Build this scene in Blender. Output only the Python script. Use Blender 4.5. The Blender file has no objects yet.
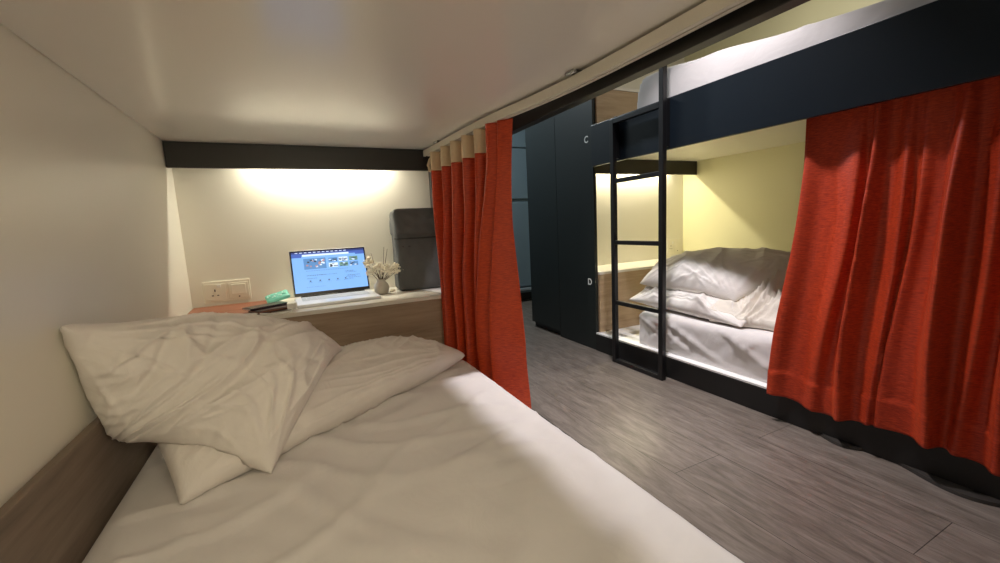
import bpy, bmesh, math, random
from mathutils import Vector, Matrix, noise
C = bpy.context.scene.collection
PI = math.pi
R = math.radians
random.seed(4)

# ------------------------------------------------------------------ materials
def mat(name, color, rough=.5, metal=0, spec=.5, sheen=0, coat=0, emit=None, estr=0):
    m = bpy.data.materials.new(name); m.use_nodes = True
    b = m.node_tree.nodes['Principled BSDF']
    b.inputs['Base Color'].default_value = (*color, 1)
    b.inputs['Roughness'].default_value = rough
    b.inputs['Metallic'].default_value = metal
    b.inputs['Specular IOR Level'].default_value = spec
    if sheen:
        b.inputs['Sheen Weight'].default_value = sheen
        b.inputs['Sheen Roughness'].default_value = .4
        b.inputs['Sheen Tint'].default_value = (*[min(1, c * 1.6 + .1) for c in color], 1)
    if coat: b.inputs['Coat Weight'].default_value = coat; b.inputs['Coat Roughness'].default_value = .12
    if emit:
        b.inputs['Emission Color'].default_value = (*emit, 1); b.inputs['Emission Strength'].default_value = estr
    return m

def nn(m, t, **kw):
    n = m.node_tree.nodes.new(t)
    for k, v in kw.items(): setattr(n, k, v)
    return n
def lk(m, a, b): m.node_tree.links.new(a, b)
def coords(m, scale=(1, 1, 1), rot=(0, 0, 0)):
    tc = nn(m, 'ShaderNodeTexCoord'); mp = nn(m, 'ShaderNodeMapping')
    mp.inputs['Scale'].default_value = scale; mp.inputs['Rotation'].default_value = rot
    lk(m, tc.outputs['Object'], mp.inputs['Vector']); return mp.outputs['Vector']
def ntex(m, vec, scale, detail=4, rough=.55, dist=0):
    n = nn(m, 'ShaderNodeTexNoise'); n.inputs['Scale'].default_value = scale
    n.inputs['Detail'].default_value = detail; n.inputs['Roughness'].default_value = rough
    n.inputs['Distortion'].default_value = dist
    lk(m, vec, n.inputs['Vector']); return n.outputs['Fac']
def ramp(m, fac, stops):
    r = nn(m, 'ShaderNodeValToRGB'); e = r.color_ramp.elements
    while len(e) < len(stops): e.new(.5)
    for i, (p, c) in enumerate(stops): e[i].position = p; e[i].color = (*c, 1)
    lk(m, fac, r.inputs['Fac']); return r.outputs['Color']
def base(m, col): lk(m, col, m.node_tree.nodes['Principled BSDF'].inputs['Base Color'])
def bump(m, h, strength, dist=.002):
    b = nn(m, 'ShaderNodeBump'); b.inputs['Strength'].default_value = strength; b.inputs['Distance'].default_value = dist
    lk(m, h, b.inputs['Height']); lk(m, b.outputs['Normal'], m.node_tree.nodes['Principled BSDF'].inputs['Normal'])

def wood(name, dark, light, scale, rough=.42):
    m = mat(name, light, rough)
    v = coords(m, scale)
    f = ntex(m, v, 3.2, 6, .62, .35); g = ntex(m, v, 11, 3, .5, .1)
    mx = nn(m, 'ShaderNodeMath', operation='MULTIPLY_ADD'); mx.inputs[1].default_value = .35
    lk(m, g, mx.inputs[0]); lk(m, f, mx.inputs[2])
    base(m, ramp(m, mx.outputs[0], [(.42, dark), (.62, [(a + b) / 2 for a, b in zip(dark, light)]), (.86, light)]))
    bump(m, mx.outputs[0], .12, .001); return m

def fabric(name, color, bumpscale=9, bstr=.25, sheen=.15, vary=.06, crease=0):
    m = mat(name, color, .85, spec=.2, sheen=sheen)
    v = coords(m, (1, 1, 1)); f = ntex(m, v, bumpscale, 5, .55, .8)
    base(m, ramp(m, f, [(.3, [c * (1 - vary) for c in color]), (.7, color)]))
    rn = nn(m, 'ShaderNodeTexNoise'); rn.noise_type = 'RIDGED_MULTIFRACTAL'; rn.inputs['Scale'].default_value = crease or 1
    rn.inputs['Detail'].default_value = 3; rn.inputs['Distortion'].default_value = 1.1
    if crease:
        v3 = coords(m, (1.0, .55, 1.2), (0, 0, .5)); lk(m, v3, rn.inputs['Vector'])
        mx = nn(m, 'ShaderNodeMath', operation='MULTIPLY_ADD'); mx.inputs[1].default_value = .55
        lk(m, rn.outputs['Fac'], mx.inputs[0]); lk(m, f, mx.inputs[2]); f = mx.outputs[0]
    bump(m, f, bstr, .012 if crease else .006); return m

M = {}
M['panel_cream'] = mat('cream laminate', (.80, .775, .69), .38)
M['panel_yellow'] = mat('pale yellow laminate', (.81, .785, .52), .42)
M['ceiling_lam'] = mat('glossy white laminate', (.83, .80, .74), .2, spec=.55)
M['desk_lam'] = mat('cream desktop laminate', (.80, .77, .70), .3)
M['white_paint'] = mat('white paint', (.82, .82, .80), .6)
M['grey_wall'] = mat('grey wall paint', (.34, .36, .36), .6)
M['black_beam'] = mat('black steel', (.012, .011, .009), .42)
M['black_base'] = mat('black base board', (.008, .008, .008), .5)
M['navy'] = mat('navy black panel', (.0065, .0115, .0175), .36, spec=.4)
M['locker_dark'] = mat('blue black locker panel', (.0125, .0168, .0165), .4, spec=.4)
M['ladder'] = mat('black powder coated steel', (.008, .008, .009), .35)
M['post_grey'] = mat('dark grey post', (.05, .045, .045), .5)
M['cabinet'] = mat('blue grey cabinet', (.16, .215, .25), .35)
M['cab_edge'] = mat('light grey cabinet edge', (.25, .29, .31), .4)
M['wood_panel'] = wood('taupe oak laminate', (.23, .16, .108), (.42, .32, .23), (.7, 6, 9))
M['wood_side'] = wood('grey oak laminate', (.135, .10, .075), (.24, .185, .145), (6, .8, 9), .5)
M['wood_pale'] = wood('pale oak laminate', (.36, .25, .15), (.55, .41, .27), (.7, 6, 9))
M['sheet'] = fabric('white cotton sheet', (.75, .725, .71), 7, .32, crease=2.6)
M['pillowcase'] = fabric('white cotton pillowcase', (.80, .765, .725), 12, .42, crease=4.5)
M['duvet'] = fabric('cream cotton cover', (.76, .71, .62), 10, .5, crease=7)
M['rail'] = mat('cream plastic track', (.72, .68, .58), .45)
M['steel'] = mat('brushed steel', (.6, .6, .6), .35, metal=1)
M['header'] = fabric('cream curtain header tape', (.66, .53, .36), 60, .2)
M['header'].node_tree.nodes['Principled BSDF'].inputs['Sheen Weight'].default_value = .1

def curtain_mat(name, a, b):
    m = mat(name, b, .46, spec=.4, sheen=.12)
    m.node_tree.nodes['Principled BSDF'].inputs['Sheen Tint'].default_value = (1, .22, .08, 1)
    v = coords(m, (30, 30, 190)); f = ntex(m, v, 1.6, 3, .6, .25)
    v2 = coords(m, (3, 3, .8)); g = ntex(m, v2, 2, 3)
    mx = nn(m, 'ShaderNodeMath', operation='MULTIPLY_ADD'); mx.inputs[1].default_value = .35
    lk(m, g, mx.inputs[0]); lk(m, f, mx.inputs[2])
    base(m, ramp(m, mx.outputs[0], [(.42, a), (.85, b)]))
    bump(m, f, .45, .0025); return m
M['curtain'] = curtain_mat('burnt orange slub silk', (.29, .018, .005), (.56, .066, .013))
M['curtain_red'] = curtain_mat('red slub silk', (.27, .014, .005), (.58, .062, .016))

# vinyl plank floor, planks running along Y
def floor_mat():
    m = mat('grey oak vinyl planks', (.2, .18, .16), .38)
    tc = nn(m, 'ShaderNodeTexCoord'); mp = nn(m, 'ShaderNodeMapping')
    mp.inputs['Rotation'].default_value = (0, 0, PI / 2); mp.inputs['Location'].default_value = (-1.072, 1.225, 0)
    lk(m, tc.outputs['Object'], mp.inputs['Vector'])
    br = nn(m, 'ShaderNodeTexBrick'); br.offset = .37; br.offset_frequency = 2
    br.inputs['Scale'].default_value = 1; br.inputs['Mortar Size'].default_value = .0011
    br.inputs['Mortar Smooth'].default_value = .2; br.inputs['Bias'].default_value = 0
    br.inputs['Brick Width'].default_value = 1.5; br.inputs['Row Height'].default_value = .235
    br.inputs['Color1'].default_value = (.8, .8, .8, 1); br.inputs['Color2'].default_value = (1, 1, 1, 1)
    br.inputs['Mortar'].default_value = (.12, .12, .12, 1)
    lk(m, mp.outputs['Vector'], br.inputs['Vector'])
    v = coords(m, (8, 1.3, 1)); f = ntex(m, v, 3.2, 9, .70, .9)
    v2 = coords(m, (42, 4.5, 1)); g = ntex(m, v2, 2.5, 5, .65, .5)
    mx = nn(m, 'ShaderNodeMath', operation='MULTIPLY_ADD'); mx.inputs[1].default_value = .45
    lk(m, g, mx.inputs[0]); lk(m, f, mx.inputs[2])
    col = ramp(m, mx.outputs[0], [(.45, (.070, .056, .045)), (.68, (.146, .121, .100)), (.92, (.235, .20, .17))])
    mul = nn(m, 'ShaderNodeMix', data_type='RGBA', blend_type='MULTIPLY'); mul.inputs[0].default_value = 1
    lk(m, col, mul.inputs[6]); lk(m, br.outputs['Color'], mul.inputs[7])
    base(m, mul.outputs[2])
    rr = nn(m, 'ShaderNodeMapRange'); rr.inputs['To Min'].default_value = .44; rr.inputs['To Max'].default_value = .30
    lk(m, mx.outputs[0], rr.inputs['Value']); lk(m, rr.outputs[0], m.node_tree.nodes['Principled BSDF'].inputs['Roughness'])
    bump(m, mx.outputs[0], .3, .0015); return m
M['floor'] = floor_mat()

# ------------------------------------------------------------------ mesh builder
class MB:
    def __init__(s): s.bm = bmesh.new()
    def box(s, x0, x1, y0, y1, z0, z1, bevel=0, seg=2, mi=0, mtx=None):
        vs = [s.bm.verts.new(p) for p in ((x0, y0, z0), (x1, y0, z0), (x1, y1, z0), (x0, y1, z0), (x0, y0, z1), (x1, y0, z1), (x1, y1, z1), (x0, y1, z1))]
        fs = [s.bm.faces.new([vs[i] for i in q]) for q in ((3, 2, 1, 0), (4, 5, 6, 7), (0, 1, 5, 4), (1, 2, 6, 5), (2, 3, 7, 6), (3, 0, 4, 7))]
        for f in fs: f.material_index = mi
        if bevel:
            es = list({e for f in fs for e in f.edges})
            r = bmesh.ops.bevel(s.bm, geom=es, offset=bevel, segments=seg, profile=.5, affect='EDGES')
            vs = list({v for f in r['faces'] for v in f.verts} | {v for v in vs if v.is_valid})
            for f in r['faces']: f.material_index = mi
        if mtx is not None: bmesh.ops.transform(s.bm, matrix=mtx, verts=[v for v in vs if v.is_valid])
        return s
    def tube(s, pts, r, n=8, mi=0, cap=True):
        pts = [Vector(p) for p in pts]; rings = []
        rs = r if isinstance(r, (list, tuple)) else [r] * len(pts)
        up = Vector((.13, .37, .9)).normalized()
        for i, p in enumerate(pts):
            d = (pts[min(i + 1, len(pts) - 1)] - pts[max(i - 1, 0)]).normalized()
            a = d.cross(up)
            if a.length < 1e-4: a = d.cross(Vector((1, 0, 0)))
            a.normalize(); b = d.cross(a)
            rings.append([s.bm.verts.new(p + (a * math.cos(t) + b * math.sin(t)) * rs[i]) for t in [2 * PI * k / n for k in range(n)]])
        for A, B in zip(rings, rings[1:]):
            for k in range(n):
                f = s.bm.faces.new((A[k], A[(k + 1) % n], B[(k + 1) % n], B[k])); f.material_index = mi; f.smooth = True
        if cap:
            s.bm.faces.new(rings[0][::-1]).material_index = mi; s.bm.faces.new(rings[-1]).material_index = mi
        return s
    def lathe(s, prof, n=24, c=(0, 0), mi=0):
        rings = [[s.bm.verts.new((c[0] + r * math.cos(2 * PI * k / n), c[1] + r * math.sin(2 * PI * k / n), z)) for k in range(n)] for r, z in prof]
        for A, B in zip(rings, rings[1:]):
            for k in range(n):
                f = s.bm.faces.new((A[k], A[(k + 1) % n], B[(k + 1) % n], B[k])); f.smooth = True; f.material_index = mi
        s.bm.faces.new(rings[0][::-1]); s.bm.faces.new(rings[-1])
        return s
    def grid(s, P, closed=False, mi=0, smooth=True):
        """P: rows of points"""
        V = [[s.bm.verts.new(p) for p in row] for row in P]
        for i in range(len(V) - 1):
            for j in range(len(V[0]) - 1):
                f = s.bm.faces.new((V[i][j], V[i][j + 1], V[i + 1][j + 1], V[i + 1][j])); f.smooth = smooth; f.material_index = mi
        return V
    def build(s, name, m, parent=None, recalc=True):
        if recalc: bmesh.ops.recalc_face_normals(s.bm, faces=s.bm.faces[:])
        me = bpy.data.meshes.new(name); s.bm.to_mesh(me); s.bm.free()
        for k in (m if isinstance(m, (list, tuple)) else [m]): me.materials.append(k)
        o = bpy.data.objects.new(name, me); C.objects.link(o)
        if parent is not None: o.parent = parent
        return o
def box(name, m, parent, *a, **k): return MB().box(*a, **k).build(name, m, parent)
def tag(o, label=None, cat=None, group=None, kind=None):
    if label: o['label'] = label
    if cat: o['category'] = cat
    if group: o['group'] = group
    if kind: o['kind'] = kind
    return o
def empty(name, loc, label, cat, rz=0, group=None):
    o = bpy.data.objects.new(name, None); C.objects.link(o); o.location = loc; o.rotation_euler.z = rz
    o.empty_display_size = .05
    return tag(o, label, cat, group)
def struct(name, m, *a, **k): return tag(box(name, m, None, *a, **k), kind='structure')
def smoothstep(a, b, x):
    t = max(0, min(1, (x - a) / (b - a))); return t * t * (3 - 2 * t)
def ns(x, y=0, z=0): return noise.noise((x, y, z))
def solid(o, t, off=0):
    md = o.modifiers.new('thickness', 'SOLIDIFY'); md.thickness = t; md.offset = off; return o

# ------------------------------------------------------------------ key dimensions (metres)
LX = -.441          # left bunk wall
LY = 2.335          # left bunk back wall
LC = 1.31           # left bunk ceiling
RX = 3.05           # opposite bunk wall
RY = 2.60           # opposite bunk back wall
RC = 1.335
FX = 1.82           # opposite bunk front plane
MZ = .332           # mattress tops
NEAR = -.5
TOP = 2.5

# ------------------------------------------------------------------ the setting
struct('floor', M['floor'], -.6, 3.3, NEAR - .1, 4.9, -.06, 0)
struct('ceiling', M['white_paint'], -.6, 3.3, NEAR - .1, 4.9, TOP, TOP + .06)
struct('wall_left', M['panel_cream'], LX - .06, LX, NEAR, LY + .05, 0, TOP)
struct('wall_far', M['panel_cream'], LX, .722, LY, LY + .05, .0, TOP)
struct('wall_right', M['panel_yellow'], RX, RX + .06, NEAR, 4.8, 0, TOP)
struct('wall_back', M['panel_cream'], FX + .025, RX, RY, RY + .05, 0, TOP)
struct('wall_near', M['grey_wall'], LX - .06, RX + .06, NEAR - .06, NEAR, 0, TOP)
struct('wall_end', M['grey_wall'], LX - .06, RX + .06, 4.8, 4.86, 0, TOP)
struct('wall_corridor', M['grey_wall'], .72, .78, LY + .05, 4.8, 0, TOP)

# ------------------------------------------------------------------ near bunk (the one the photograph is taken from)
LED_L = mat('warm light strip', (1, .95, .8), .5, emit=(1, .94, .74), estr=5)
near = empty('bunk_bed', (.2, .9, 0), 'near bunk with cream laminate ceiling, black crossbeam and wooden side board', 'bunk bed')
near_off = Vector((.2, .9, 0))
def nbox(name, m, x0, x1, y0, y1, z0, z1, **k):
    return box(name, m, near, x0 - .2, x1 - .2, y0 - .9, y1 - .9, z0, z1, **k)
c = nbox('ceiling_panel', M['ceiling_lam'], LX + .003, .80, NEAR + .003, LY - .003, LC, LC + .03); tag(c, 'glossy cream underside of the upper bunk')
nbox('fascia_board', M['black_beam'], .803, .838, NEAR + .003, LY + .045, 1.253, 1.55, bevel=.002)
nbox('crossbeam', M['black_beam'], LX + .002, .765, 2.222, 2.242, 1.202, LC - .001, bevel=.0015)
st = nbox('light_strip', M['rail'], -.15, .50, 2.272, 2.292, 1.290, LC - .001)
nbox('light_diffuser', LED_L, -.14, .49, 2.274, 2.290, 1.284, 1.290).parent = st
nbox('foot_panel', M['panel_cream'], LX + .003, .80, NEAR + .001, NEAR + .0025, .128, LC - .001)
st = nbox('light_strip', M['rail'], -.24, .48, NEAR + .05, NEAR + .075, 1.299, LC - .001)  # added strip behind the camera, housing for the fill light; no known fixture
nbox('light_diffuser', LED_L, -.23, .47, NEAR + .052, NEAR + .073, 1.2965, 1.299).parent = st  # glowing face of the added foot strip
nbox('side_board', M['wood_side'], LX + .002, LX + .02, NEAR + .003, 1.884, .128, .512, bevel=.002)
nbox('corner_post', M['post_grey'], .724, .80, LY - .03, LY + .04, .128, LC - .001, bevel=.002)
nbox('platform', M['panel_cream'], LX + .002, .812, NEAR + .003, LY - .003, .10, .125)
nbox('base_board', M['black_base'], .813, .833, NEAR + .003, LY + .045, 0.001, .124)

# desk ledge at the head of the near bed
DZ = .585; DY = 1.885
desk = empty('desk_shelf', (.15, 2.1, .128), 'cream topped desk ledge with taupe wooden front, under the laptop', 'desk')
box('desktop', M['desk_lam'], desk, LX + .003 - .15, .715 - .15, DY - 2.1, LY - .003 - 2.1, DZ - .018 - .128, DZ - .128, bevel=.0015)
box('front_panel', M['wood_panel'], desk, LX + .003 - .15, .715 - .15, DY + .004 - 2.1, DY + .022 - 2.1, 0, DZ - .0185 - .128)

# ------------------------------------------------------------------ opposite bunk
opp = empty('bunk_bed', (2.4, 1, 0), 'dark navy double decker bunk across the aisle with pale yellow walls and black base', 'bunk bed')
def obox(name, m, x0, x1, y0, y1, z0, z1, **k):
    return box(name, m, opp, x0 - 2.4, x1 - 2.4, y0 - 1, y1 - 1, z0, z1, **k)
PY = 2.262
obox('guard_panel', M['navy'], FX - .018, FX + .002, NEAR + .003, PY, 1.243, 1.50, bevel=.0015)
obox('base_board', M['black_base'], FX - .003, FX + .015, NEAR + .003, PY, 0.001, .116)
obox('platform', M['white_paint'], FX + .001, RX - .002, NEAR + .003, RY - .002, .1165, .125)
c = obox('ceiling_panel', M['panel_cream'], FX + .004, RX - .002, NEAR + .003, RY - .002, RC, RC + .03); tag(c, 'cream underside of the upper deck')
c = obox('upper_ceiling', M['panel_cream'], FX + .004, RX - .002, NEAR + .003, RY - .002, 2.40, 2.43); tag(c, 'cream ceiling panel over the upper deck')
obox('crossbeam', M['black_beam'], FX + .026, RX - .002, 2.462, 2.482, 1.226, RC - .001, bevel=.0015)
st = obox('light_strip', M['rail'], 1.90, 2.85, 2.555, 2.580, 1.312, RC - .001)
LED_R = mat('warm white light strip', (1, .95, .8), .5, emit=(1, .90, .62), estr=9)
obox('light_diffuser', LED_R, 1.91, 2.84, 2.557, 2.578, 1.306, 1.312).parent = st

def oppdesk(z0, z1, label):
    d = empty('desk_shelf', (2.45, 2.42, z0), label, 'desk')
    box('desktop', M['desk_lam'], d, FX + .027 - 2.45, RX - .003 - 2.45, 2.25 - 2.42, RY - .003 - 2.42, z1 - .018 - z0, z1 - z0, bevel=.0015)
    box('front_panel', M['wood_pale'], d, FX + .027 - 2.45, RX - .003 - 2.45, 2.254 - 2.42, 2.27 - 2.42, 0, z1 - .0185 - z0)
oppdesk(.126, .545, 'cream topped desk ledge with pale oak front in the lower bunk behind the ladder')
oppdesk(RC + .031, 1.755, 'oak fronted desk ledge in the upper bunk, seen above the navy guard panel')

# dark partition / locker side panels with letters
loc = empty('locker_partition', (FX, 2.7, 0), 'tall blue black locker side panel with white letters C and D, beside the ladder', 'partition')
box('fixed_panel', M['locker_dark'], loc, 0, .024, 2.266 - 2.7, 2.70 - 2.7, .002, TOP - .002, bevel=.001)
box('door_panel', M['locker_dark'], loc, 0.0, .024, 2.703 - 2.7, 3.135 - 2.7, .047, TOP - .002, bevel=.001)
box('plinth', M['black_base'], loc, .03, .05, 2.703 - 2.7, 3.135 - 2.7, .001, .046)
box('end_panel', M['locker_dark'], loc, .025, 1.0, 3.115 - 2.7, 3.135 - 2.7, .047, TOP - .002)
def letter(txt, y, z, size, label):
    cu = bpy.data.curves.new('letter', 'FONT'); cu.body = txt; cu.size = size; cu.align_x = 'CENTER'; cu.align_y = 'CENTER'
    cu.extrude = .0006; cu.offset = size * .018
    t = bpy.data.objects.new('tmp', cu); C.objects.link(t)
    me = bpy.data.meshes.new_from_object(t.evaluated_get(bpy.context.evaluated_depsgraph_get()))
    bpy.data.objects.remove(t); me.name = 'letter'
    o = bpy.data.objects.new('letter', me); C.objects.link(o)
    me.materials.clear(); me.materials.append(M['letter'])
    o.parent = loc; o.location = (-.0012, y - 2.7, z); o.rotation_euler = (PI / 2, 0, -PI / 2)
    tag(o, label)
M['letter'] = mat('white vinyl letter', (.85, .86, .84), .5)
letter('C', 2.332, 1.427, .062, 'white letter C'); letter('D', 2.322, .474, .062, 'white letter D')

# ladder
lad = empty('ladder', (1.762, 1.83, 0), 'black square tube ladder standing against the navy guard panel of the opposite bunk', 'ladder')
LXc, HY0, HY1 = 1.762, 1.632, 2.005
def lbox(name, x0, x1, y0, y1, z0, z1, **k): return box(name, M['ladder'], lad, x0 - 1.762, x1 - 1.762, y0 - 1.83, y1 - 1.83, z0, z1, bevel=.002, **k)
h = .0145
lbox('post', LXc - h, LXc + h, HY0 - h, HY0 + h, .001, 2.15)
lbox('post', LXc - h, LXc + h, HY1 - h, HY1 + h, .001, 1.478)
for z in (1.122, .757, .386): lbox('rung', LXc - .011, LXc + .011, HY0 + h + .0003, HY1 - h - .0003, z - .0125, z + .0125)
lbox('top_bar', LXc - h, LXc + h, HY0 + h + .0003, HY1 - h - .0003, 1.45, 1.478)
lbox('foot_bar', LXc - h, LXc + h, HY0 + h + .0003, HY1 - h - .0003, .002, .026)
for y in (HY0, HY1):
    b = lbox('bracket', LXc + h + .0003, FX - .0185, y - .011, y + .011, 1.255, 1.495)
    for z in (1.30, 1.45):
        o = MB().tube([(0, 0, 0), (-.004, 0, 0)], .006, 10).build('bolt', M['steel'], b)
        o.location = (FX - .0187 - 1.762 - .001, y - 1.83 + .018, z)

# far cabinet at the end of the corridor
cab = empty('cabinet', (2.0, 4.4, 0), 'blue grey cabinet at the far end of the corridor beyond the drawn curtain', 'cabinet')
box('carcass', M['cabinet'], cab, -.9, .95, -.18, .38, .10, 2.3)
box('plinth', M['black_base'], cab, -.88, .93, -.10, .36, .001, .0995)
box('ledge', M['cab_edge'], cab, -.9, .95, -.245, -.1805, .135, .16, bevel=.002)
k = 0
for i in range(4):
    x0 = -.86 + i * .455
    for z0, z1 in ((.18, 1.135), (1.175, 1.72), (1.735, 2.26)):
        d = box('door', M['cabinet'], cab, x0, x0 + .42, -.20, -.1805, z0, z1, bevel=.003)
        box('handle', M['cab_edge'], d, x0 + .385, x0 + .40, -.215, -.2005, (z0 + z1) / 2 - .06, (z0 + z1) / 2 + .06, bevel=.003)
    box('mullion', M['cab_edge'], cab, x0 + .424, x0 + .450, -.197, -.1805, .18, 2.26)

# ------------------------------------------------------------------ soft furnishings
def ridged(x, y, z=0):
    return 1 - abs(noise.noise((x, y, z))) * 2

def mattress(name, x0, x1, y0, y1, z0, z1, top_fn, side_fn, m, label, cat, rad=.035):
    """rounded slab in a taut sheet: grid wrapped over top and four sides"""
    mb = MB()
    cx, cy = (x0 + x1) / 2, (y0 + y1) / 2
    n_u = max(40, int((x1 - x0) * 90)); n_v = max(60, int((y1 - y0) * 80))
    bmn = mb.bm
    def prof(t, a0, a1):
        # t in [0,1] over: side up, round, top, round, side down -> (a, z, side amount)
        H = z1 - z0 - rad; W = a1 - a0 - 2 * rad; A = rad * PI / 2
        L = 2 * H + W + 2 * A; s = t * L
        if s < H: return a0, z0 + s
        s -= H
        if s < A: th = s / rad; return a0 + rad - rad * math.cos(th), z1 - rad + rad * math.sin(th)
        s -= A
        if s < W: return a0 + rad + s, z1
        s -= W
        if s < A: th = s / rad; return a1 - rad + rad * math.sin(th), z1 - rad + rad * math.cos(th)
        return a1, z1 - rad - (s - A)
    rows = []
    for i in range(n_u + 1):
        xx, zx = prof(i / n_u, x0, x1)
        row = []
        for j in range(n_v + 1):
            yy, zy = prof(j / n_v, y0, y1)
            z = min(zx, zy)
            # corner pulls: keep the four vertical edges rounded
            px, py = xx, yy
            if zx < z1 - rad * .5 and zy < z1 - rad * .5: z = min(zx, zy)
            tt = smoothstep(z1 - rad * 1.5, z1, z)
            z += top_fn(px, py) * tt
            sd = side_fn(px, py, z) * (1 - tt) if z > z0 + .003 else 0
            ex = (px - cx) / (x1 - cx); ey = (py - cy) / (y1 - cy)
            if abs(ex) > .97: px += math.copysign(sd, ex)
            elif abs(ey) > .97: py += math.copysign(sd, ey)
            row.append((px, py, max(z0, z)))
        rows.append(row)
    mb.grid(rows)
    V = [e for e in mb.bm.edges if e.is_boundary]
    bmesh.ops.contextual_create(mb.bm, geom=V)
    o = mb.build(name, m)
    return tag(o, label, cat)

def near_top(x, y):
    # long soft creases fanning out from the pillows, and a seam ridge along the aisle edge
    th = math.atan2(y - 1.75, x + .75); r = math.hypot(y - 1.75, x + .75)
    w = ns(th * 7 + 5, r * .9 + ns(x * 2, y * 2) * .5) * .012
    w += max(0, ridged(th * 8 + 3 + ns(x * 3, y * 3, 5) * .5, r * 1.1) - .70) * .045 * smoothstep(.2, .6, r)
    u = x * .94 + y * .34; v = -x * .34 + y * .94
    w += max(0, ridged(u * 1.3 + 3, v * 5.2 + ns(u * 1.7, 7) * .9) - .74) * .05
    w += ns(x * 14, y * 11, 3) * .0018 + ns(x * 5, y * 6, 8) * .003
    d = x - .555 - .008 * ns(y * 5, 2)
    w += -.012 * math.exp(-(d / .006) ** 2) + .006 * math.exp(-((d - .014) / .012) ** 2)
    w *= 1 - .75 * smoothstep(.48, .60, x)
    w += max(0, ridged(x * 5.2, y * 2.6 + 9) - .78) * .02 * smoothstep(.35, .5, x) * (1 - smoothstep(.56, .61, x))
    return .75 * w * smoothstep(LX + .03, LX + .10, x)
def near_side(x, y, z): return ns(y * 6, z * 5) * .002
nm = mattress('mattress', LX + .024, .628, NEAR + .08, 1.675, .1255, MZ, near_top, near_side, M['sheet'],
              'near mattress in a creased white sheet with the two leaning pillows on it', 'mattress')

def opp_top(x, y): return ns(x * 6, y * 5, 2) * .004
def opp_side(x, y, z):
    # vertical and diagonal pulls in the hanging sheet
    s = ns(y * 7 + z * 6, z * 3, 4) * .012 + max(0, ridged(y * 5 - z * 9, z * 2, 8) - .62) * .045 + max(0, ridged(y * 9 + z * 5, z * 3, 2) - .7) * .03
    return s * smoothstep(.125, .2, z) - .004
om = mattress('mattress', 1.868, RX - .03, NEAR + .08, 1.905, .1255, MZ + .005, opp_top, opp_side, M['sheet'],
              'white sheeted mattress on the lower opposite bunk, under the pillow pile', 'mattress')
def up_top(x, y):
    b = .028 + .125 * smoothstep(.3, 1.95, y) + .012 * ns(y * 4, x * 3)
    b += max(0, ridged(y * 3 + x, x * 2 + 4) - .8) * .02
    return b
um = mattress('mattress', FX + .03, RX - .03, NEAR + .08, 1.90, RC + .031, 1.535, up_top, lambda x, y, z: ns(y * 6, z * 8, 1) * .008, M['sheet'],
              'white bedding on the upper opposite bunk rising above the navy guard panel', 'mattress', rad=.05)

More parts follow.
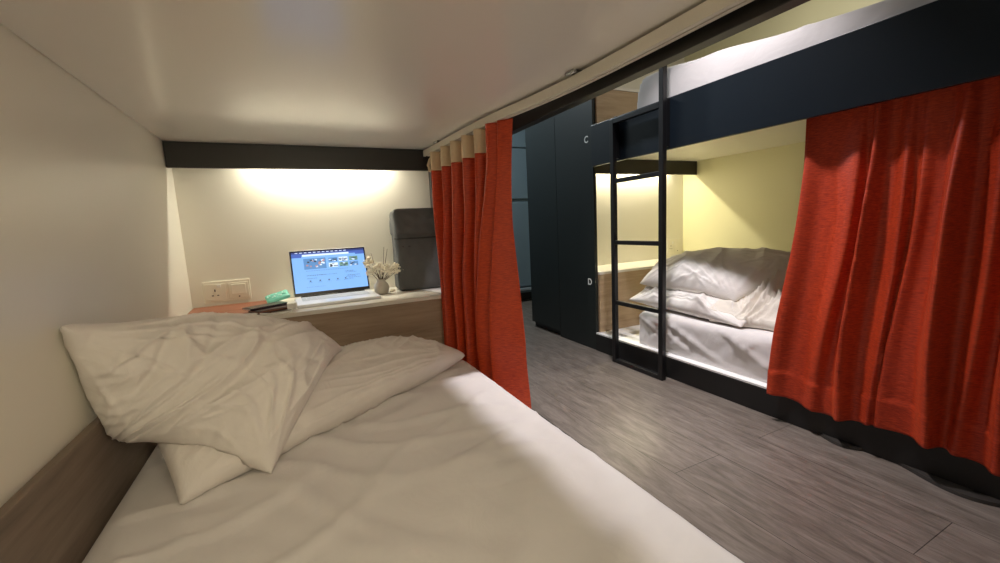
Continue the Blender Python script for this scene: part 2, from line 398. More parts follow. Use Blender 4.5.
def lag(a, b, c, t): return a * (t * (t - 1) / 2) + b * (1 - t * t) + c * (t * (t + 1) / 2)
def pillow(name, ctrl, tf, tb, label, m, wr=.006, seed=0, n=128, clampf=None, cat='pillow', pw=.6, ex=2.6, wfn=None):
    """ctrl: 3 rows x 3 points of the middle surface, tf / tb thickness on either side"""
    P = [[Vector(p) for p in row] for row in ctrl]
    def S(u, v):
        rows = [Vector([lag(r[0][k], r[1][k], r[2][k], u) for k in range(3)]) for r in P]
        return Vector([lag(rows[0][k], rows[1][k], rows[2][k], v) for k in range(3)])
    def N(u, v):
        e = .01; a = S(u + e, v) - S(u - e, v); b = S(u, v + e) - S(u, v - e); return a.cross(b).normalized()
    mb = MB(); front = []; back = []
    for i in range(n + 1):
        v = -1 + 2 * i / n; fr = []; ba = []
        for j in range(n + 1):
            u = -1 + 2 * j / n
            # edges scoop in slightly between the corners
            uu = u * (1 - .045 * (1 - v * v) * abs(u)); vv = v * (1 - .055 * (1 - u * u) * abs(v))
            p = S(uu, vv); nr = N(uu, vv)
            t = max(0, (1 - abs(u) ** ex) * (1 - abs(v) ** ex)) ** pw
            edge = max(abs(u), abs(v))
            # sharp tucks fanning out of the corners + gathers along the seams + soft lumps
            w = 0
            for q_, (cu, cv) in enumerate(((-1, -1), (1, -1), (1, 1), (-1, 1))):
                du, dv = (u - cu * 1.08), (v - cv * 1.08); r = math.hypot(du, dv); th = math.atan2(dv, du)
                rg = max(0, ridged(th * 3.6 + seed + q_ * 7 + ns(u * 2, v * 2, seed) * .45, r * .7 + q_, seed) - .45) / .55
                rs = max(0, ridged(th * 4.7 + seed * 1.3 + q_ * 3 + ns(u * 1.6, v * 1.6, seed + 2) * .5, r * .55 + q_ * 2, seed + 6) - .80) / .20
                w += (rg ** 2 * .8 + rs * .75) * (1 - smoothstep(.5, 1.85, r)) * smoothstep(.10, .42, r)
            g = ns(u * 8 + seed, v * 1.1, seed) * smoothstep(.35, .95, abs(v)) + ns(u * 1.1, v * 7, seed + 5) * smoothstep(.4, .95, abs(u))
            lng = max(0, ridged(u * 1.9 + v * .8 + seed, v * .6 - u * .3 + seed, seed + 1) - .62) / .38
            w += g * .8 + lng ** 1.6 * .9 + ns(u * 2.5, v * 2.5, seed + 4) * .5 + ns(u * 8 + seed, v * 8, seed + 2) * .12
            w *= wr * min(1, (1 - edge) * 7 + .05) * (1 - .8 * smoothstep(1.2, 1.75, abs(u) + abs(v)))
            if wfn: w += wfn(u, v) * min(1, (1 - edge) * 9) * 1.3
            a = p + nr * (t * tf + w * (1 if tf > 0 else -1)); b = p - nr * (t * tb + w * (.6 if tb > 0 else -.6))
            if edge > .9999:
                a = b = p + nr * (ns(u * 6 + seed, v * 6, 3) * .004)
            if clampf: a = clampf(a); b = clampf(b)
            fr.append(a); ba.append(b)
        front.append(fr); back.append(ba)
    V = mb.grid(front)
    W = [[None] * (n + 1) for _ in range(n + 1)]
    for i in range(n + 1):
        for j in range(n + 1):
            W[i][j] = V[i][j] if i in (0, n) or j in (0, n) else mb.bm.verts.new(back[i][j])
    for i in range(n):
        for j in range(n):
            f = mb.bm.faces.new((W[i][j], W[i + 1][j], W[i + 1][j + 1], W[i][j + 1])); f.smooth = True
    o = mb.build(name, m)
    return tag(o, label, cat)

def clamp_near(p):
    p = p.copy(); p.z = max(p.z, MZ + .006); p.x = max(p.x, LX + .004 + .02 * smoothstep(.60, .50, p.z))
    p.y = min(p.y, DY - .004) if p.z < DZ + .01 else p.y
    return p
# flat pillow lying across the bed
pB = pillow('pillow', [[(-.40, 1.37, .42), (-.02, 1.54, .44), (.375, 1.695, .425)],
                  [(-.352, 1.20, .415), (.06, 1.42, .420), (.478, 1.655, .415)],
                  [(-.270, 1.045, .345), (.16, 1.295, .350), (.590, 1.575, .372)]],
       .058, .06, 'flat white pillow lying across the mattress under the upright pillow', M['pillowcase'], .019, 3, clampf=clamp_near, pw=.36, ex=5)
# big pillow propped against the side wall, on top of the flat one
def A_w(u, v):
    # deep diagonal tucks running from the top left seam
    w = 0
    for (a, b, amp, wd, lo, hi) in ((.78, -.42, .010, .045, -1, .15), (.78, -.10, .007, .05, -1, .4), (.85, .38, .006, .06, -.9, .7), (.9, -.85, .008, .05, -1, .1), (.7, .12, .005, .05, -1, -.1)):
        d = (u - (b - .35 * (v + 1) * a)); w -= amp * math.exp(-(d / wd) ** 2) * smoothstep(lo - .3, lo + .2, v) * (1 - smoothstep(hi - .3, hi + .1, v))
    return w
pA = pillow('pillow', [[(-.425, 1.115, .742), (-.215, 1.36, .668), (.118, 1.50, .500)],
                  [(-.455, 1.19, .600), (-.165, 1.26, .545), (.035, 1.31, .470)],
                  [(-.405, 1.275, .450), (-.250, 1.140, .398), (-.100, 1.070, .347)]],
       -.10, -.10, 'big plump white pillow propped upright against the left side wall', M['pillowcase'], .014, 11, clampf=clamp_near, pw=.45, wfn=A_w)

def clamp_opp(p):
    p = p.copy()
    if p.x > 1.85 and p.y < 1.92: p.z = max(p.z, MZ + .016)
    p.x = min(p.x, RX - .006); return p
pC = pillow('pillow', [[(1.925, 2.06, .372), (1.905, 1.64, .372), (1.895, 1.27, .35)],
                  [(2.10, 2.04, .415), (2.11, 1.64, .42), (2.11, 1.25, .41)],
                  [(2.34, 2.00, .40), (2.34, 1.62, .41), (2.34, 1.22, .40)]],
       .055, .055, 'crumpled lower pillow of the pile on the opposite mattress, overhanging its edge', M['pillowcase'], .020, 21, clampf=clamp_opp, pw=.45)
pD = pillow('pillow', [[(1.99, 2.03, .475), (1.985, 1.70, .452), (2.005, 1.385, .445)],
                  [(2.20, 2.00, .545), (2.24, 1.62, .575), (2.24, 1.22, .545)],
                  [(2.50, 1.96, .50), (2.50, 1.50, .53), (2.50, 1.04, .53)]],
       .115, .075, 'plump upper pillow of the pile on the opposite mattress', M['pillowcase'], .014, 33, clampf=clamp_opp, pw=.5)
# crumpled cover beside the pillows
def duvet():
    mb = MB(); n = 130; rows = []
    for i in range(n + 1):
        v = i / n; row = []
        for j in range(n + 1):
            u = j / n
            y = 1.46 - u * 1.0; x = 1.915 + v * .72 + .04 * ns(u * 3, v * 2, 6)
            x += .06 * (1 - v) * smoothstep(.0, .5, u) + .03 * (1 - v) * ns(u * 9, 1)
            y += (1 - v) * .05 * ns(u * 6, v * 2, 9)
            body = smoothstep(-.05, .42, v) * (1 - smoothstep(.85, 1, v)) * smoothstep(-.1, .22, u) * (1 - smoothstep(.80, 1, u))
            hgt = .022 + .205 * body * (1 + .2 * ns(u * 3, v * 3, 1))
            # rolls of gathered cloth running down towards the aisle
            q = u * 8.5 - v * 3.0 + ns(u * 3, v * 1.5, 2) * 1.0
            hgt += (max(0, ridged(q * 1.2, v * 1.2, 3)) ** 1.6 - .3) * .078 * (.30 + body) + (max(0, ridged(q * 2.6 + 4, v * 2.5, 7)) ** 1.8 - .4) * .046 * (.35 + body) + ns(u * 15, v * 11, 4) * .008
            z = MZ + .012 + max(.003, hgt)
            row.append((x, y, z))
        rows.append(row)
    V = mb.grid(rows)
    # closed underside so that it is a soft solid
    edge = [V[0][j] for j in range(n + 1)] + [V[i][n] for i in range(1, n + 1)] + [V[n][j] for j in range(n - 1, -1, -1)] + [V[i][0] for i in range(n - 1, 0, -1)]
    low = [mb.bm.verts.new((v.co.x, v.co.y, MZ + .013)) for v in edge]
    for a in range(len(edge)):
        b = (a + 1) % len(edge); f = mb.bm.faces.new((edge[a], edge[b], low[b], low[a])); f.smooth = True
    mb.bm.faces.new(low)
    return mb.build('duvet', M['duvet'])
dv = tag(duvet(), 'crumpled cream bed cover bunched beside the pillows on the lower opposite bunk', 'duvet')

from mathutils.bvhtree import BVHTree
def settle(o, onto, gap=.0025):
    """soft things rest on each other instead of passing through"""
    for t in onto:
        bm = bmesh.new(); bm.from_mesh(t.data); bv = BVHTree.FromBMesh(bm); bm.free()
        for v in o.data.vertices:
            p = v.co.copy(); n_ = 0; top = None
            while n_ < 12:
                hit = bv.ray_cast(p, Vector((0, 0, 1)))[0]
                if hit is None: break
                n_ += 1; top = hit.z; p = hit + Vector((0, 0, 1e-4))
            if n_ % 2: v.co.z = top + gap
settle(pB, [nm]); settle(pA, [pB]); settle(pC, [om]); settle(pD, [pC]); settle(dv, [om, pC])
# ------------------------------------------------------------------ curtains
def cat_path(pts, n):
    out = []; P = [Vector(p) for p in pts]; P = [2 * P[0] - P[1]] + P + [2 * P[-1] - P[-2]]
    L = len(P) - 3
    for k in range(n + 1):
        t = k / n * L; i = min(int(t), L - 1); f = t - i; a, b, c_, d = P[i:i + 4]
        out.append(.5 * ((2 * b) + (c_ - a) * f + (2 * a - 5 * b + 4 * c_ - d) * f * f + (3 * b - a - 3 * c_ + d) * f ** 3))
    return out
def near_curtain():
    root = empty('curtain', (.76, 1.9, .15), 'drawn back burnt orange curtain with cream pleated header, hanging beside the near bed', 'curtain')
    # top and bottom outlines of the gathered cloth: (x, y)
    top = []; bot = []
    ys = [2.075, 1.925, 1.808, 1.688, 1.570]
    for i, y in enumerate(ys):
        xo = .655 + .006 * i
        top += [(xo + .004, y), (xo, y - .028), (xo + .066, y - .042), (xo + .070, y - .066)]
    for i in range(5):      # lower down the bunch swings in front of the desk edge
        f = i / 4.6; px, py = .600 + .095 * f, 1.860 - .235 * f; a = .006 * ((i * 3) % 4)
        bot += [(px - a, py), (px - .010 - a, py - .022), (px + .066 + a, py - .010), (px + .074 + a, py - .034)]
    top += [(.692, 1.478), (.684, 1.452), (.716, 1.425), (.704, 1.405), (.728, 1.375), (.742, 1.360)]
    bot += [(.752, 1.640), (.662, 1.620), (.728, 1.545), (.682, 1.515), (.762, 1.440), (.788, 1.412)]
    nS = 300; T = cat_path([(*p, 0) for p in top], nS); B = cat_path([(*p, 0) for p in bot], nS)
    zt, zb, zh = 1.2685, .150, 1.178
    s_h = int(nS * 19.7 / (len(top) - 1))
    def pt(s, w):
        z = zt + (zb - zt) * w
        k = smoothstep(.03, .72, w); p = T[s].lerp(B[s], k)
        # folds drift and merge on the way down
        f = s / nS
        p.y += .010 * math.sin(f * 23 + w * 5) * smoothstep(.1, .6, w) * (1 - smoothstep(.85, 1, f))
        p.x += .012 * ns(f * 9, w * 3, 2) * smoothstep(.05, .4, w)
        if f > .86:   # leading edge: pinched in at mid height, flaring at the hem
            g = smoothstep(.86, 1, f)
            p.y += g * (.05 * math.sin(PI * min(1, w / .75)) - .02 * smoothstep(.75, 1, w))
        return (p.x, p.y, z)
    nz = 90; wh = (zt - zh) / (zt - zb)
    mb = MB(); mb.grid([[pt(s, wh + (1 - wh) * i / nz) for s in range(0, nS + 1)] for i in range(nz + 1)], mi=0)
    # the leading panel is coloured cloth right up to the track
    mb.grid([[pt(s, wh * i / 10) for s in range(s_h, nS + 1)] for i in range(11)], mi=0)
    bmesh.ops.remove_doubles(mb.bm, verts=mb.bm.verts[:], dist=1e-5)
    o = mb.build('drape', M['curtain'], root); o.location = (-.76, -1.9, -.15); solid(o, .0016)
    mb = MB(); mb.grid([[pt(s, wh * i / 10) for s in range(0, s_h + 1)] for i in range(11)])
    o = mb.build('header', M['header'], root); o.location = (-.76, -1.9, -.15); solid(o, .003); tag(o, 'cream pleated header band')
    # cream cord loop at the far end of the header
    o = MB().tube([(.672, 2.08, 1.25), (.660, 2.095, 1.235), (.652, 2.10, 1.21), (.656, 2.095, 1.185), (.668, 2.08, 1.18)], .009, 8).build('tie_loop', M['header'], root)
    o.location = (-.76, -1.9, -.15)
near_curtain()

def opp_curtain():
    root = empty('curtain', (1.80, .4, .11), 'wide red orange curtain hanging from the opposite bunk down over its black base', 'curtain')
    y0, y1 = 1.0, -.42
    ridges = [(1.16, .05), (1.000, .046), (.828, .036), (.772, .062), (.690, .030), (.648, .020), (.555, .085), (.478, .036), (.392, .060), (.27, .07), (.15, .04),
              (.05, .07), (-.09, .06), (-.22, .07), (-.34, .05), (-.47, .07), (-.6, .07)]
    def fold(y, w):
        R_ = [(r + .022 * math.sin(w * 3.2 + i * 2.3) * w, h_) for i, (r, h_) in enumerate(ridges)]
        for (a, ha), (b, hb) in zip(R_, R_[1:]):
            if b <= y <= a:
                t = (a - y) / (a - b); c_ = .5 + .5 * math.cos(2 * PI * t)
                # nearer side of each fold falls away more steeply
                return (ha if t < .5 else hb) * c_ ** (1.9 if t < .5 else 1.3)
        return 0
    def pt(f, w):
        z = 1.30 + (.112 - 1.30) * w
        y = y0 + (y1 - y0) * f
        yo = (.068 * smoothstep(.30, 1, w)) * max(0, 1 - f * 2.5)
        base_x = 1.882 + (1.812 - 1.882) * smoothstep(.10, .95, w)
        dx = -fold(y, w) * (.35 + .65 * smoothstep(.03, .38, w)) * (1 - .30 * smoothstep(.65, 1, w))
        y += yo
        dx += .010 * ns(y * 7, w * 2.2, 3) * smoothstep(.1, .5, w)
        dx += .006 * math.sin(y * 46) * (1 - smoothstep(.0, .25, w))
        # gathered tuck running down the third fold and a stitched hem
        dx += .004 * ns(y * 22, w * 26, 1) * math.exp(-((y - .78 - .02 * w) / .03) ** 2) * smoothstep(.15, .3, w)
        dx += -.0035 * smoothstep(.905, .912, w) + .005 * ns(y * 34, w * 20, 5) * math.exp(-((w - .905) / .018) ** 2)
        z += .014 * ns(y * 5, 2, 1) * w * w + .010 * math.sin(y * 13) * w * w
        return (base_x + dx, y, z)
    mb = MB(); nz, nf = 150, 330
    mb.grid([[pt(j / nf, i / nz) for j in range(nf + 1)] for i in range(nz + 1)])
    o = mb.build('drape', M['curtain_red'], root); o.location = (-1.80, -.4, -.11); solid(o, .0016)
    mb = MB()     # turned back edge seen past the leading fold
    mb.grid([[(1.868 + .012 * math.sin(k * 2.1) + .02 * (k / 8), 1.0 + .010 * math.sin(k * 1.1) - .012 * k / 8 + .03 * smoothstep(.1, 1, w), 1.298 - 1.02 * w) for k in range(9)] for w in [i / 40 for i in range(41)]])
    o = mb.build('turned_edge', M['curtain_red'], root); o.location = (-1.80, -.4, -.11); solid(o, .0016)
    o = MB().tube([(1.868, y0 + .01, 1.312), (1.868, y1, 1.312)], .007, 8).build('rod', M['steel'], root); o.location = (-1.80, -.4, -.11)
opp_curtain()

# curtain track of the near bunk
def track():
    root = empty('curtain_track', (.75, 1, 1.28), 'cream plastic curtain track under the near bunk ceiling, bowed along its length', 'curtain track')
    path = cat_path([(.680, 2.216, 1.288), (.690, 1.94, 1.288), (.700, 1.70, 1.288), (.716, 1.46, 1.288), (.746, 1.22, 1.287), (.763, 1.0, 1.286), (.768, .75, 1.287), (.768, .45, 1.288), (.768, -.45, 1.288)], 80)
    mb = MB(); prof = [(-.016, .014), (.016, .014), (.016, -.016), (.005, -.016), (.005, -.009), (-.005, -.009), (-.005, -.014), (-.016, -.014)]
    rings = []
    for i, p in enumerate(path):
        d = (path[min(i + 1, 80)] - path[max(i - 1, 0)]).normalized(); sx = Vector((d.y, -d.x, 0)).normalized()
        rings.append([mb.bm.verts.new(p + sx * a + Vector((0, 0, b))) for a, b in prof])
    for A, B in zip(rings, rings[1:]):
        for k in range(len(prof)): mb.bm.faces.new((A[k], A[(k + 1) % 8], B[(k + 1) % 8], B[k]))
    mb.bm.faces.new(rings[0]); mb.bm.faces.new(rings[-1][::-1])
    o = mb.build('rail', M['rail'], root); o.location = (-.75, -1, -1.28)
    for rx, y in ((.688, 1.99), (.762, 1.0), (.768, .1)):
        b = MB().box(rx - .022, rx + .022, y - .012, y + .012, 1.3005, LC - .0005, bevel=.002).build('bracket', M['post_grey'], root); b.location = (-.75, -1, -1.28)
        s = MB().tube([(rx - .03, y - .02, LC - .008), (rx - .03, y + .02, LC - .008)], .005, 8).build('clip', M['steel'], b)
track()

# ------------------------------------------------------------------ things on the near desk
M['silver'] = mat('silver aluminium', (.74, .75, .77), .32, metal=.6)
M['silver_deck'] = mat('pale silver deck', (.70, .71, .74), .4, metal=.2)
M['keycap'] = mat('pale grey keycaps', (.48, .50, .54), .5)
M['bezel'] = mat('black bezel', (.006, .006, .008), .25)
def emat(n, c, s=1): return mat(n, (.02, .02, .02), .3, emit=c, estr=s)
SCR = [emat('screen page', (.20, .42, .84), 1.0), emat('screen dark bar', (.025, .045, .20), .8), emat('screen blue bar', (.05, .11, .42), 1.0),
       emat('screen text', (.06, .12, .27), .8), emat('screen photo warm', (.55, .30, .30), .8), emat('screen photo blue', (.12, .30, .60), .8),
       emat('screen photo dark', (.03, .045, .07), .8), emat('screen white', (.70, .82, 1.0), 1.0), emat('screen green', (.20, .38, .30), .8)]
def laptop():
    lw, ld = .355, .237
    root = empty('laptop', (.158, 2.205, DZ + .0005), 'open silver laptop showing a blue web page, standing on the desk ledge', 'laptop', rz=R(2.5))
    box('base', M['silver_deck'], root, -lw / 2, lw / 2, -ld, 0, 0, .015, bevel=.004, seg=3)
    kb = MB()
    for r in range(6):
        n = 14 if r < 5 else 9
        for i in range(n):
            w = .300 / n; x = -.150 + i * w; y = -.022 - r * .0185
            kb.box(x + .001, x + w - .001, y - .0165, y, .0152, .0166)
    kb.build('keyboard', M['keycap'], root)
    box('trackpad', M['silver'], root, -.055, .055, -ld + .012, -ld + .088, .0151, .0157)
    hg = MB().tube([(-lw / 2 + .03, .004, .014), (lw / 2 - .03, .004, .014)], .006, 10).build('hinge', M['bezel'], root)
    lid = MB().box(-lw / 2, lw / 2, -.004, .003, 0, .226, bevel=.003, seg=2).build('lid', M['silver'], root)
    lid.location = (0, .006, .016); lid.rotation_euler.x = R(-14)
    box('bezel', M['bezel'], lid, -lw / 2 + .003, lw / 2 - .003, -.0052, -.0041, .003, .223)
    sc = MB(); W0, W1, H0, H1 = -lw / 2 + .009, lw / 2 - .009, .018, .217
    def q(a, b, c_, d, mi, e):      # page coordinates 0..1
        x0 = W0 + (W1 - W0) * a; x1 = W0 + (W1 - W0) * b; z0 = H0 + (H1 - H0) * c_; z1 = H0 + (H1 - H0) * d
        y = -.0053 - .0001 * e
        f = sc.bm.faces.new([sc.bm.verts.new(p) for p in ((x0, y, z0), (x1, y, z0), (x1, y, z1), (x0, y, z1))]); f.material_index = mi
    q(0, 1, 0, 1, 0, 0); q(0, 1, .955, 1, 1, 1); q(0, 1, .895, .955, 2, 1); q(.14, .78, .885, .93, 7, 2); q(0, .13, .86, .895, 2, 1); q(.87, 1, .86, .895, 2, 1)
    for i in range(12): q(.05 + i * .06, .085 + i * .06, .968, .985, 7, 2)
    rnd = random.Random(2)
    q(.15, .45, .56, .83, 5, 1)
    for i in range(26):
        a = .155 + rnd.random() * .26; b = .57 + rnd.random() * .20; q(a, a + .03, b, b + .035, rnd.choice((4, 4, 6, 7, 5, 6)), 2 + i * .05)
    for r in range(2):
        for cc in range(3):
            x0 = .485 + cc * .145; z0 = .70 - r * .135 + .01; q(x0, x0 + .125, z0, z0 + .105, (5, 7, 8)[(r + cc) % 3], 1)
            for i in range(9):
                a = x0 + rnd.random() * .095; b = z0 + rnd.random() * .075; q(a, a + .03, b, b + .022, rnd.choice((6, 6, 7, 3)), 2 + i * .05)
    def line(x0, x1, z, h=.010):
        x = x0
        while x < x1:
            w = .008 + rnd.random() * .02; q(x, min(x1, x + w), z, z + h, 3, 1); x += w + .006
    line(.17, .75, .515, .007); line(.17, .42, .40, .014); line(.42, .58, .40, .008); line(.17, .30, .33, .010); line(.70, .82, .44, .012); line(.70, .86, .41, .010)
    for x in (.20, .33, .45, .57, .68):
        q(x, x + .022, .25, .285, 3, 1); line(x - .015, x + .04, .228, .007)
    line(.72, .90, .33, .012); line(.70, .84, .30, .010); line(.74, .91, .27, .010); line(.70, .80, .24, .008); line(.15, .4, .12, .006)
    s = sc.build('screen', SCR, lid, recalc=False); tag(s, 'lit screen with a blue web page')
laptop()

# backpack
M['bag'] = fabric('charcoal nylon', (.105, .109, .110), 14, .5, .12, crease=9)
M['bag_dark'] = mat('black webbing', (.02, .02, .02), .7)
def softbox(w, d, hgt, rad, seed, amp, n=26, taper=0, zf=1):
    mb = MB(); mb.box(-w / 2, w / 2, -d / 2, d / 2, 0, hgt)
    bmesh.ops.subdivide_edges(mb.bm, edges=mb.bm.edges[:], cuts=n, use_grid_fill=True)
    for v in mb.bm.verts:
        c_ = v.co; q = Vector((max(-w / 2 + rad, min(w / 2 - rad, c_.x)), max(-d / 2 + rad, min(d / 2 - rad, c_.y)), max(rad * zf, min(hgt - rad, c_.z))))
        dd = c_ - q
        if dd.length > 1e-6: c_ = q + dd.normalized() * rad
        t = c_.z / hgt
        c_.x *= 1 - taper * t
        k = ns(c_.x * 9 + seed, c_.z * 7, seed) + .6 * ns(c_.x * 22 + seed, c_.z * 16 + c_.x * 9, seed + 3)
        c_.y += amp * k * (-1 if c_.y < 0 else 1) * smoothstep(0, .06, c_.z)
        c_.y += amp * 1.5 * max(0, ridged(c_.x * 7 + c_.z * 5 + seed, c_.z * 4 - c_.x * 5, seed + 1) - .45) * (-1 if c_.y < 0 else 1) * smoothstep(0, .04, c_.z)
        c_.x += amp * .5 * ns(c_.y * 12, c_.z * 9 + seed, 4)
        v.co = c_
    for f in mb.bm.faces: f.smooth = True
    return mb
def backpack():
    bx, by = .582, 2.185
    root = empty('backpack', (bx, by, DZ + .001), 'charcoal grey backpack standing upright at the right end of the desk ledge', 'backpack', rz=R(-4))
    softbox(.232, .15, .405, .022, 2, .010).build('body', M['bag'], root)
    fl = softbox(.236, .160, .144, .026, 9, .016).build('flap', M['bag'], root); fl.location = (0, -.003, .272); tag(fl, 'wrinkled roll over top flap')
    z = MB().tube([(-.122, -.082, .268), (-.06, -.086, .266), (.06, -.086, .266), (.122, -.082, .268)], .0035, 6).build('seam_piping', M['bag_dark'], root)
    hd = MB().tube([(-.04, .088, .40), (-.03, .094, .385), (0, .096, .378), (.03, .094, .385), (.04, .088, .40)], .006, 8).build('carry_handle', M['bag_dark'], root)
    for sx in (-1, 1):
        MB().tube([(sx * .06, .09, .40), (sx * .075, .098, .30), (sx * .08, .098, .15), (sx * .09, .085, .03)], .010, 8).build('shoulder_strap', M['bag_dark'], root)
    o = box('tab', M['bag_dark'], root, -.085, -.045, -.0815, -.079, .225, .229); 
backpack()

# vase with dried flowers
M['ceramic'] = mat('grey beige ceramic', (.50, .47, .40), .4)
M['petal'] = mat('dried cream petals', (.84, .79, .66), .8)
M['twig'] = mat('brown twigs', (.13, .09, .055), .8)
def vase():
    vx, vy = .376, 2.126
    root = empty('vase', (vx, vy, DZ + .0005), 'small round beige vase of dried cream flowers between laptop and backpack', 'vase')
    MB().lathe([(.022, 0), (.030, .003), (.036, .020), (.037, .034), (.032, .050), (.022, .060), (.019, .066), (.023, .073), (.019, .074), (.015, .066), (.015, .05)]).build('pot', M['ceramic'], root)
    rnd = random.Random(5)
    heads = [(-.062, .0, .155), (-.045, .01, .175), (-.035, -.015, .125), (-.018, .01, .12), (.012, -.01, .125), (.032, .0, .135), (.055, .01, .125), (.080, -.005, .13),
             (-.05, -.01, .115), (.0, .015, .10), (.075, .01, .112), (-.012, -.02, .145), (.088, .0, .112), (.045, -.015, .105)]
    for hx, hy, hz in heads:
        mb = MB(); mb.tube([(rnd.uniform(-.006, .006), rnd.uniform(-.006, .006), .055), (hx * .35, hy * .4, hz * .65), (hx, hy, hz)], [.0016, .0013, .0009], 5)
        st = mb.build('stem', M['twig'], root)
        mb = MB()
        for i in range(24):
            c_ = Vector((hx, hy, hz)) + Vector((rnd.gauss(0, .010), rnd.gauss(0, .009), rnd.gauss(0, .009)))
            mt = Matrix.Translation(c_) @ Matrix.Rotation(rnd.uniform(0, 6.3), 4, Vector((rnd.gauss(0, 1), rnd.gauss(0, 1), rnd.gauss(0, 1))).normalized()) @ Matrix.Diagonal((1, .75, .35, 1))
            bmesh.ops.create_icosphere(mb.bm, subdivisions=1, radius=rnd.uniform(.005, .010), matrix=mt)
        mb.build('flower_head', M['petal'], st)
    for pts in ([(.004, 0, .06), (.018, 0, .15), (.028, .002, .232)], [(.006, .003, .06), (.030, .004, .16), (.044, .004, .222)], [(-.004, 0, .06), (-.022, .003, .13), (-.036, .006, .205)]):
        MB().tube(pts, [.0016, .0014, .0011], 5).build('twig', M['twig'], root)
    f = MB(); rnd = random.Random(9)
    for i in range(7):
        mt = Matrix.Translation((rnd.uniform(-.010, .010), rnd.uniform(-.008, .008), .009 + rnd.uniform(0, .008))) @ Matrix.Diagonal((1, .8, .7, 1))
        bmesh.ops.create_icosphere(f.bm, subdivisions=2, radius=.0085, matrix=mt)
    for v in f.bm.verts: v.co.z = max(.0005, v.co.z)
    o = f.build('blossom', M['petal']); o.location = (.424, 2.115, DZ); tag(o, 'single fallen cream blossom lying beside the foot of the vase', 'blossom')
vase()

# small clutter left of the laptop
M['leather'] = mat('reddish brown leather', (.30, .115, .065), .5)
M['leather_dark'] = mat('dark brown leather', (.06, .025, .018), .5)
M['phone'] = mat('dark plum phone glass', (.035, .022, .032), .2)
M['mint'] = mat('mint green plastic wrap', (.18, .60, .48), .35)
M['mint_light'] = mat('pale mint print', (.55, .82, .74), .4)
M['plastic'] = mat('white plastic', (.82, .81, .78), .35)
M['ivory'] = mat('ivory plastic', (.80, .77, .66), .35)
mt_ = MB()
mt_.box(-.16, .155, -.20, .20, 0, .004, bevel=.0018)
for i in range(3): mt_.box(-.155, .15, -.17 + i * .16, -.167 + i * .16, .004, .0046)
o = mt_.build('desk_mat', M['leather']); o.location = (-.268, 2.122, DZ + .0006); o.rotation_euler.z = R(2); tag(o, 'flat reddish brown mat on the left end of the desk ledge', 'mat')
wal = empty('wallet', (-.105, 1.985, DZ + .0052), 'dark brown folded wallet lying under the phone beside the laptop', 'wallet', rz=R(24))
box('cover', M['leather_dark'], wal, -.075, .075, -.05, .05, 0, .004, bevel=.0015); box('inner', M['leather'], wal, -.072, .07, -.047, .047, .0041, .008, bevel=.0012)
box('flap', M['leather_dark'], wal, -.075, .075, -.05, .05, .0081, .0125, bevel=.0018)
ph = empty('smartphone', (-.125, 2.005, DZ + .0182), 'dark plum smartphone lying face up on the folded wallet', 'phone', rz=R(30))
box('body', M['phone'], ph, -.08, .08, -.038, .038, 0, .0085, bevel=.0035, seg=3); box('screen', M['bezel'], ph, -.077, .077, -.0355, .0355, .0086, .0090)
box('frame', M['silver'], ph, -.0803, -.079, -.03, .03, .003, .0055)
# cable and charger
cb = empty('charging_cable', (-.04, 1.93, DZ + .001), 'white charging cable with small adapter in front of the phone', 'cable')
o = MB().tube([Vector(p) - Vector((-.04, 1.93, DZ + .001)) for p in ((-.30, 1.985, DZ + .0085), (-.24, 1.945, DZ + .0085), (-.17, 1.925, DZ + .0088), (-.10, 1.897, DZ + .0035), (-.035, 1.900, DZ + .0045), (-.022, 1.94, DZ + .014))], .0032, 8).build('cord', M['plastic'], cb)
MB().box(-.019, .019, -.001, .045, .005, .033, bevel=.006, seg=3).build('adapter', M['plastic'], cb).location = (.012, 0, 0)
pk = empty('tissue_packet', (-.083, 2.135, DZ + .0055), 'mint green plastic packet leaning behind the phone beside the laptop', 'packet', rz=R(8))
mb = softbox(.098, .018, .058, .009, 4, .003, 12); b = mb.build('wrapper', M['mint'], pk); b.rotation_euler = (R(-64), R(-13), 0); b.location = (.004, .0, .018)
pr_ = MB()
for i in range(9): pr_.box(-.042 + i * .009, -.035 + i * .009, -.0146, -.0128, .022 + .010 * math.sin(i * 1.9), .030 + .010 * math.sin(i * 1.9 + .4), bevel=.0004, seg=1)
pr_.build('print', M['mint_light'], b)
M['hole'] = mat('dark socket hole', (.02, .018, .015), .6)

def socket(loc, w, hgt, label, full=True):
    root = empty('power_socket', loc, label, 'socket')
    pl = box('plate', M['ivory'], root, -w / 2, w / 2, -.009, -.0005, -hgt / 2, hgt / 2, bevel=.003, seg=3)
    mw = w / 2 - .012
    for i, s in enumerate((-1, 1)):
        cx = s * (w / 4 - .001)
        md = box('socket_module' if i == 0 else 'switch_module', M['ivory'], root, cx - mw / 2, cx + mw / 2, -.0125, -.0092, -hgt * .38, hgt * .38, bevel=.0015)
        if i == 0:
            hm = MB(); 
            hm.box(cx - .004, cx + .001, -.0131, -.0126, .002, .013)
            hm.box(cx - .016, cx - .008, -.0131, -.0126, -.018, -.0135); hm.box(cx + .005, cx + .013, -.0131, -.0126, -.018, -.0135)
            hm.build('pin_hole', M['hole'], md)
            box('rocker', M['plastic'], md, cx + .008, cx + .024, -.0165, -.0126, hgt * .20, hgt * .34, bevel=.0015)
        else:
            box('rocker', M['ivory'], md, cx - mw * .36, cx + mw * .36, -.0165, -.0126, -hgt * .18, hgt * .30, bevel=.002)
            MB().tube([(cx, -.0126, -hgt * .29), (cx, -.0136, -hgt * .29)], .0036, 10).build('indicator', M['hole'], md)
socket((-.297, LY - .0005, .652), .19, .10, 'ivory double power socket with switch on the cream wall above the desk mat')
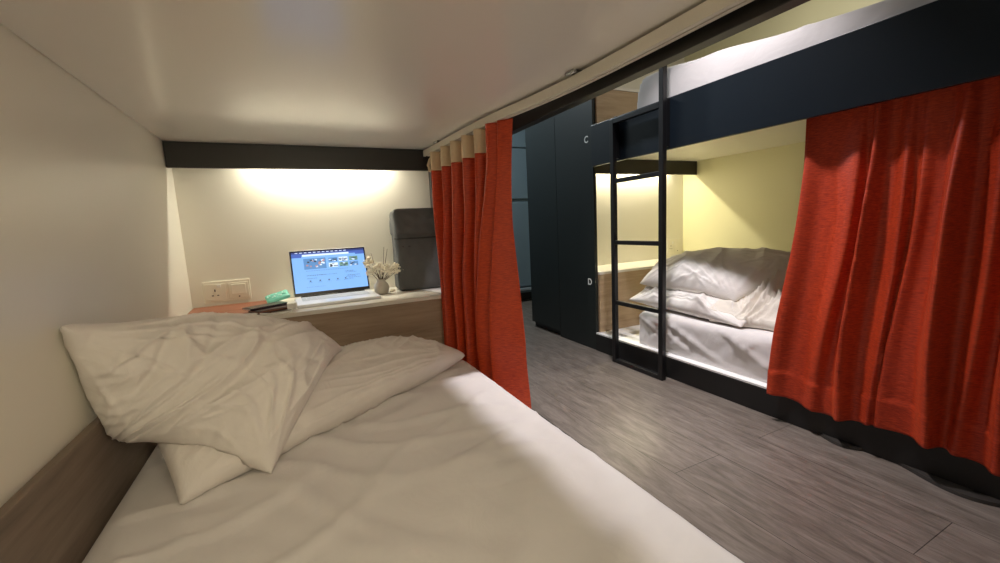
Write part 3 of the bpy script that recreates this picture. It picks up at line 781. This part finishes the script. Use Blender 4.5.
socket((2.935, RY - .0005, .638), .16, .13, 'pale double power socket in the opposite bunk, seen just right of the ladder')

# two unidentified dark shapes at the opposite base board, built as plain low pads
M['pad_brown'] = mat('matte dark brown', (.022, .018, .014), .65)
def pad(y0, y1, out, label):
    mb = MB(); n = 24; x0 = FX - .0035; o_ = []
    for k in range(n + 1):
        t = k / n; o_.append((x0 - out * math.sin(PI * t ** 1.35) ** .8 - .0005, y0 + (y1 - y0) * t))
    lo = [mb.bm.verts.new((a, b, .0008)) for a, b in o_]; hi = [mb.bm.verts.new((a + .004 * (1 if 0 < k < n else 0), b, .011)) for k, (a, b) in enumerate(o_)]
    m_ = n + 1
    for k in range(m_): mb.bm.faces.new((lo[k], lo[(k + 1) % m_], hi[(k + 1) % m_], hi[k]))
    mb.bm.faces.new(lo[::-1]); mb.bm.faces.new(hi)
    tag(mb.build('dark_pad', M['pad_brown']), label, 'pad', 'pads at the base board')
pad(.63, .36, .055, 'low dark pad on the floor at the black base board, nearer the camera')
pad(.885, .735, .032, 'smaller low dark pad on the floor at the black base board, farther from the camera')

# ------------------------------------------------------------------ lights
def aim(o, d): o.rotation_euler = Vector(d).to_track_quat('-Z', 'Y').to_euler()
def area(name, loc, size, power, color, rot=(0, 0, 0), size_y=None, shape='DISK', spread=None):
    l = bpy.data.lights.new(name, 'AREA'); l.energy = power; l.color = color; l.shape = shape; l.size = size
    if size_y: l.size_y = size_y
    if spread: l.spread = spread
    o = bpy.data.objects.new(name, l); C.objects.link(o); o.location = loc; o.rotation_euler = rot; return o
COOL = (1, .935, .975); WARM = (1, .86, .58)
area('downlight', (1.34, 1.32, TOP - .01), .12, 10.0, COOL, spread=R(78))
area('downlight', (1.34, -.2, TOP - .01), .12, .8, COOL)
area('downlight', (1.30, 3.45, TOP - .01), .12, 20, (.85, .95, 1))
area('strip_lamp', (.175, 2.282, 1.282), .62, 4.5, (1, .93, .74), size_y=.014, shape='RECTANGLE')
foot = area('foot_fill', (.12, -.44, 1.295), .7, 2.9, (1, .85, .60), size_y=.03, shape='RECTANGLE', spread=R(112))  # added warm fill from the bunk foot to brighten the near bed
aim(foot, (-.25, 1.4, -.85))
area('strip_lamp', (2.375, 2.567, 1.304), .93, 7, (1, .90, .62), size_y=.014, shape='RECTANGLE')
area('upper_lamp', (2.4, 1.5, 2.39), .2, 3.2, (1, .93, .82))

w = bpy.data.worlds.new('world'); bpy.context.scene.world = w; w.use_nodes = True
w.node_tree.nodes['Background'].inputs[0].default_value = (.9, .9, 1, 1); w.node_tree.nodes['Background'].inputs[1].default_value = .02

# ------------------------------------------------------------------ camera
cam = bpy.data.cameras.new('camera'); co = bpy.data.objects.new('camera', cam); C.objects.link(co)
cam.sensor_width = 36; cam.lens = 420.5 / 1000 * 36; cam.clip_start = .01
yw, pt_, rl = 4.51989416e-01, -1.34968869e-01, -4.92173977e-02
cy, sy, cp, sp, cr, sr = math.cos(yw), math.sin(yw), math.cos(pt_), math.sin(pt_), math.cos(rl), math.sin(rl)
fw = Vector((sy * cp, cy * cp, sp)); rt = Vector((cy, -sy, 0)); up = rt.cross(fw)
r2 = rt * cr + up * sr; u2 = -rt * sr + up * cr
m3 = Matrix((r2, u2, -fw)).transposed()
co.matrix_world = Matrix.Translation((0, 0, .9)) @ m3.to_4x4()
S = bpy.context.scene; S.camera = co
S.view_settings.view_transform = 'Standard'; S.view_settings.look = 'None'; S.view_settings.gamma = 1; S.view_settings.exposure = .4
S.cycles.use_denoising = True
S.cycles.max_bounces = 10; S.cycles.diffuse_bounces = 6
S.cycles.sample_clamp_indirect = 6
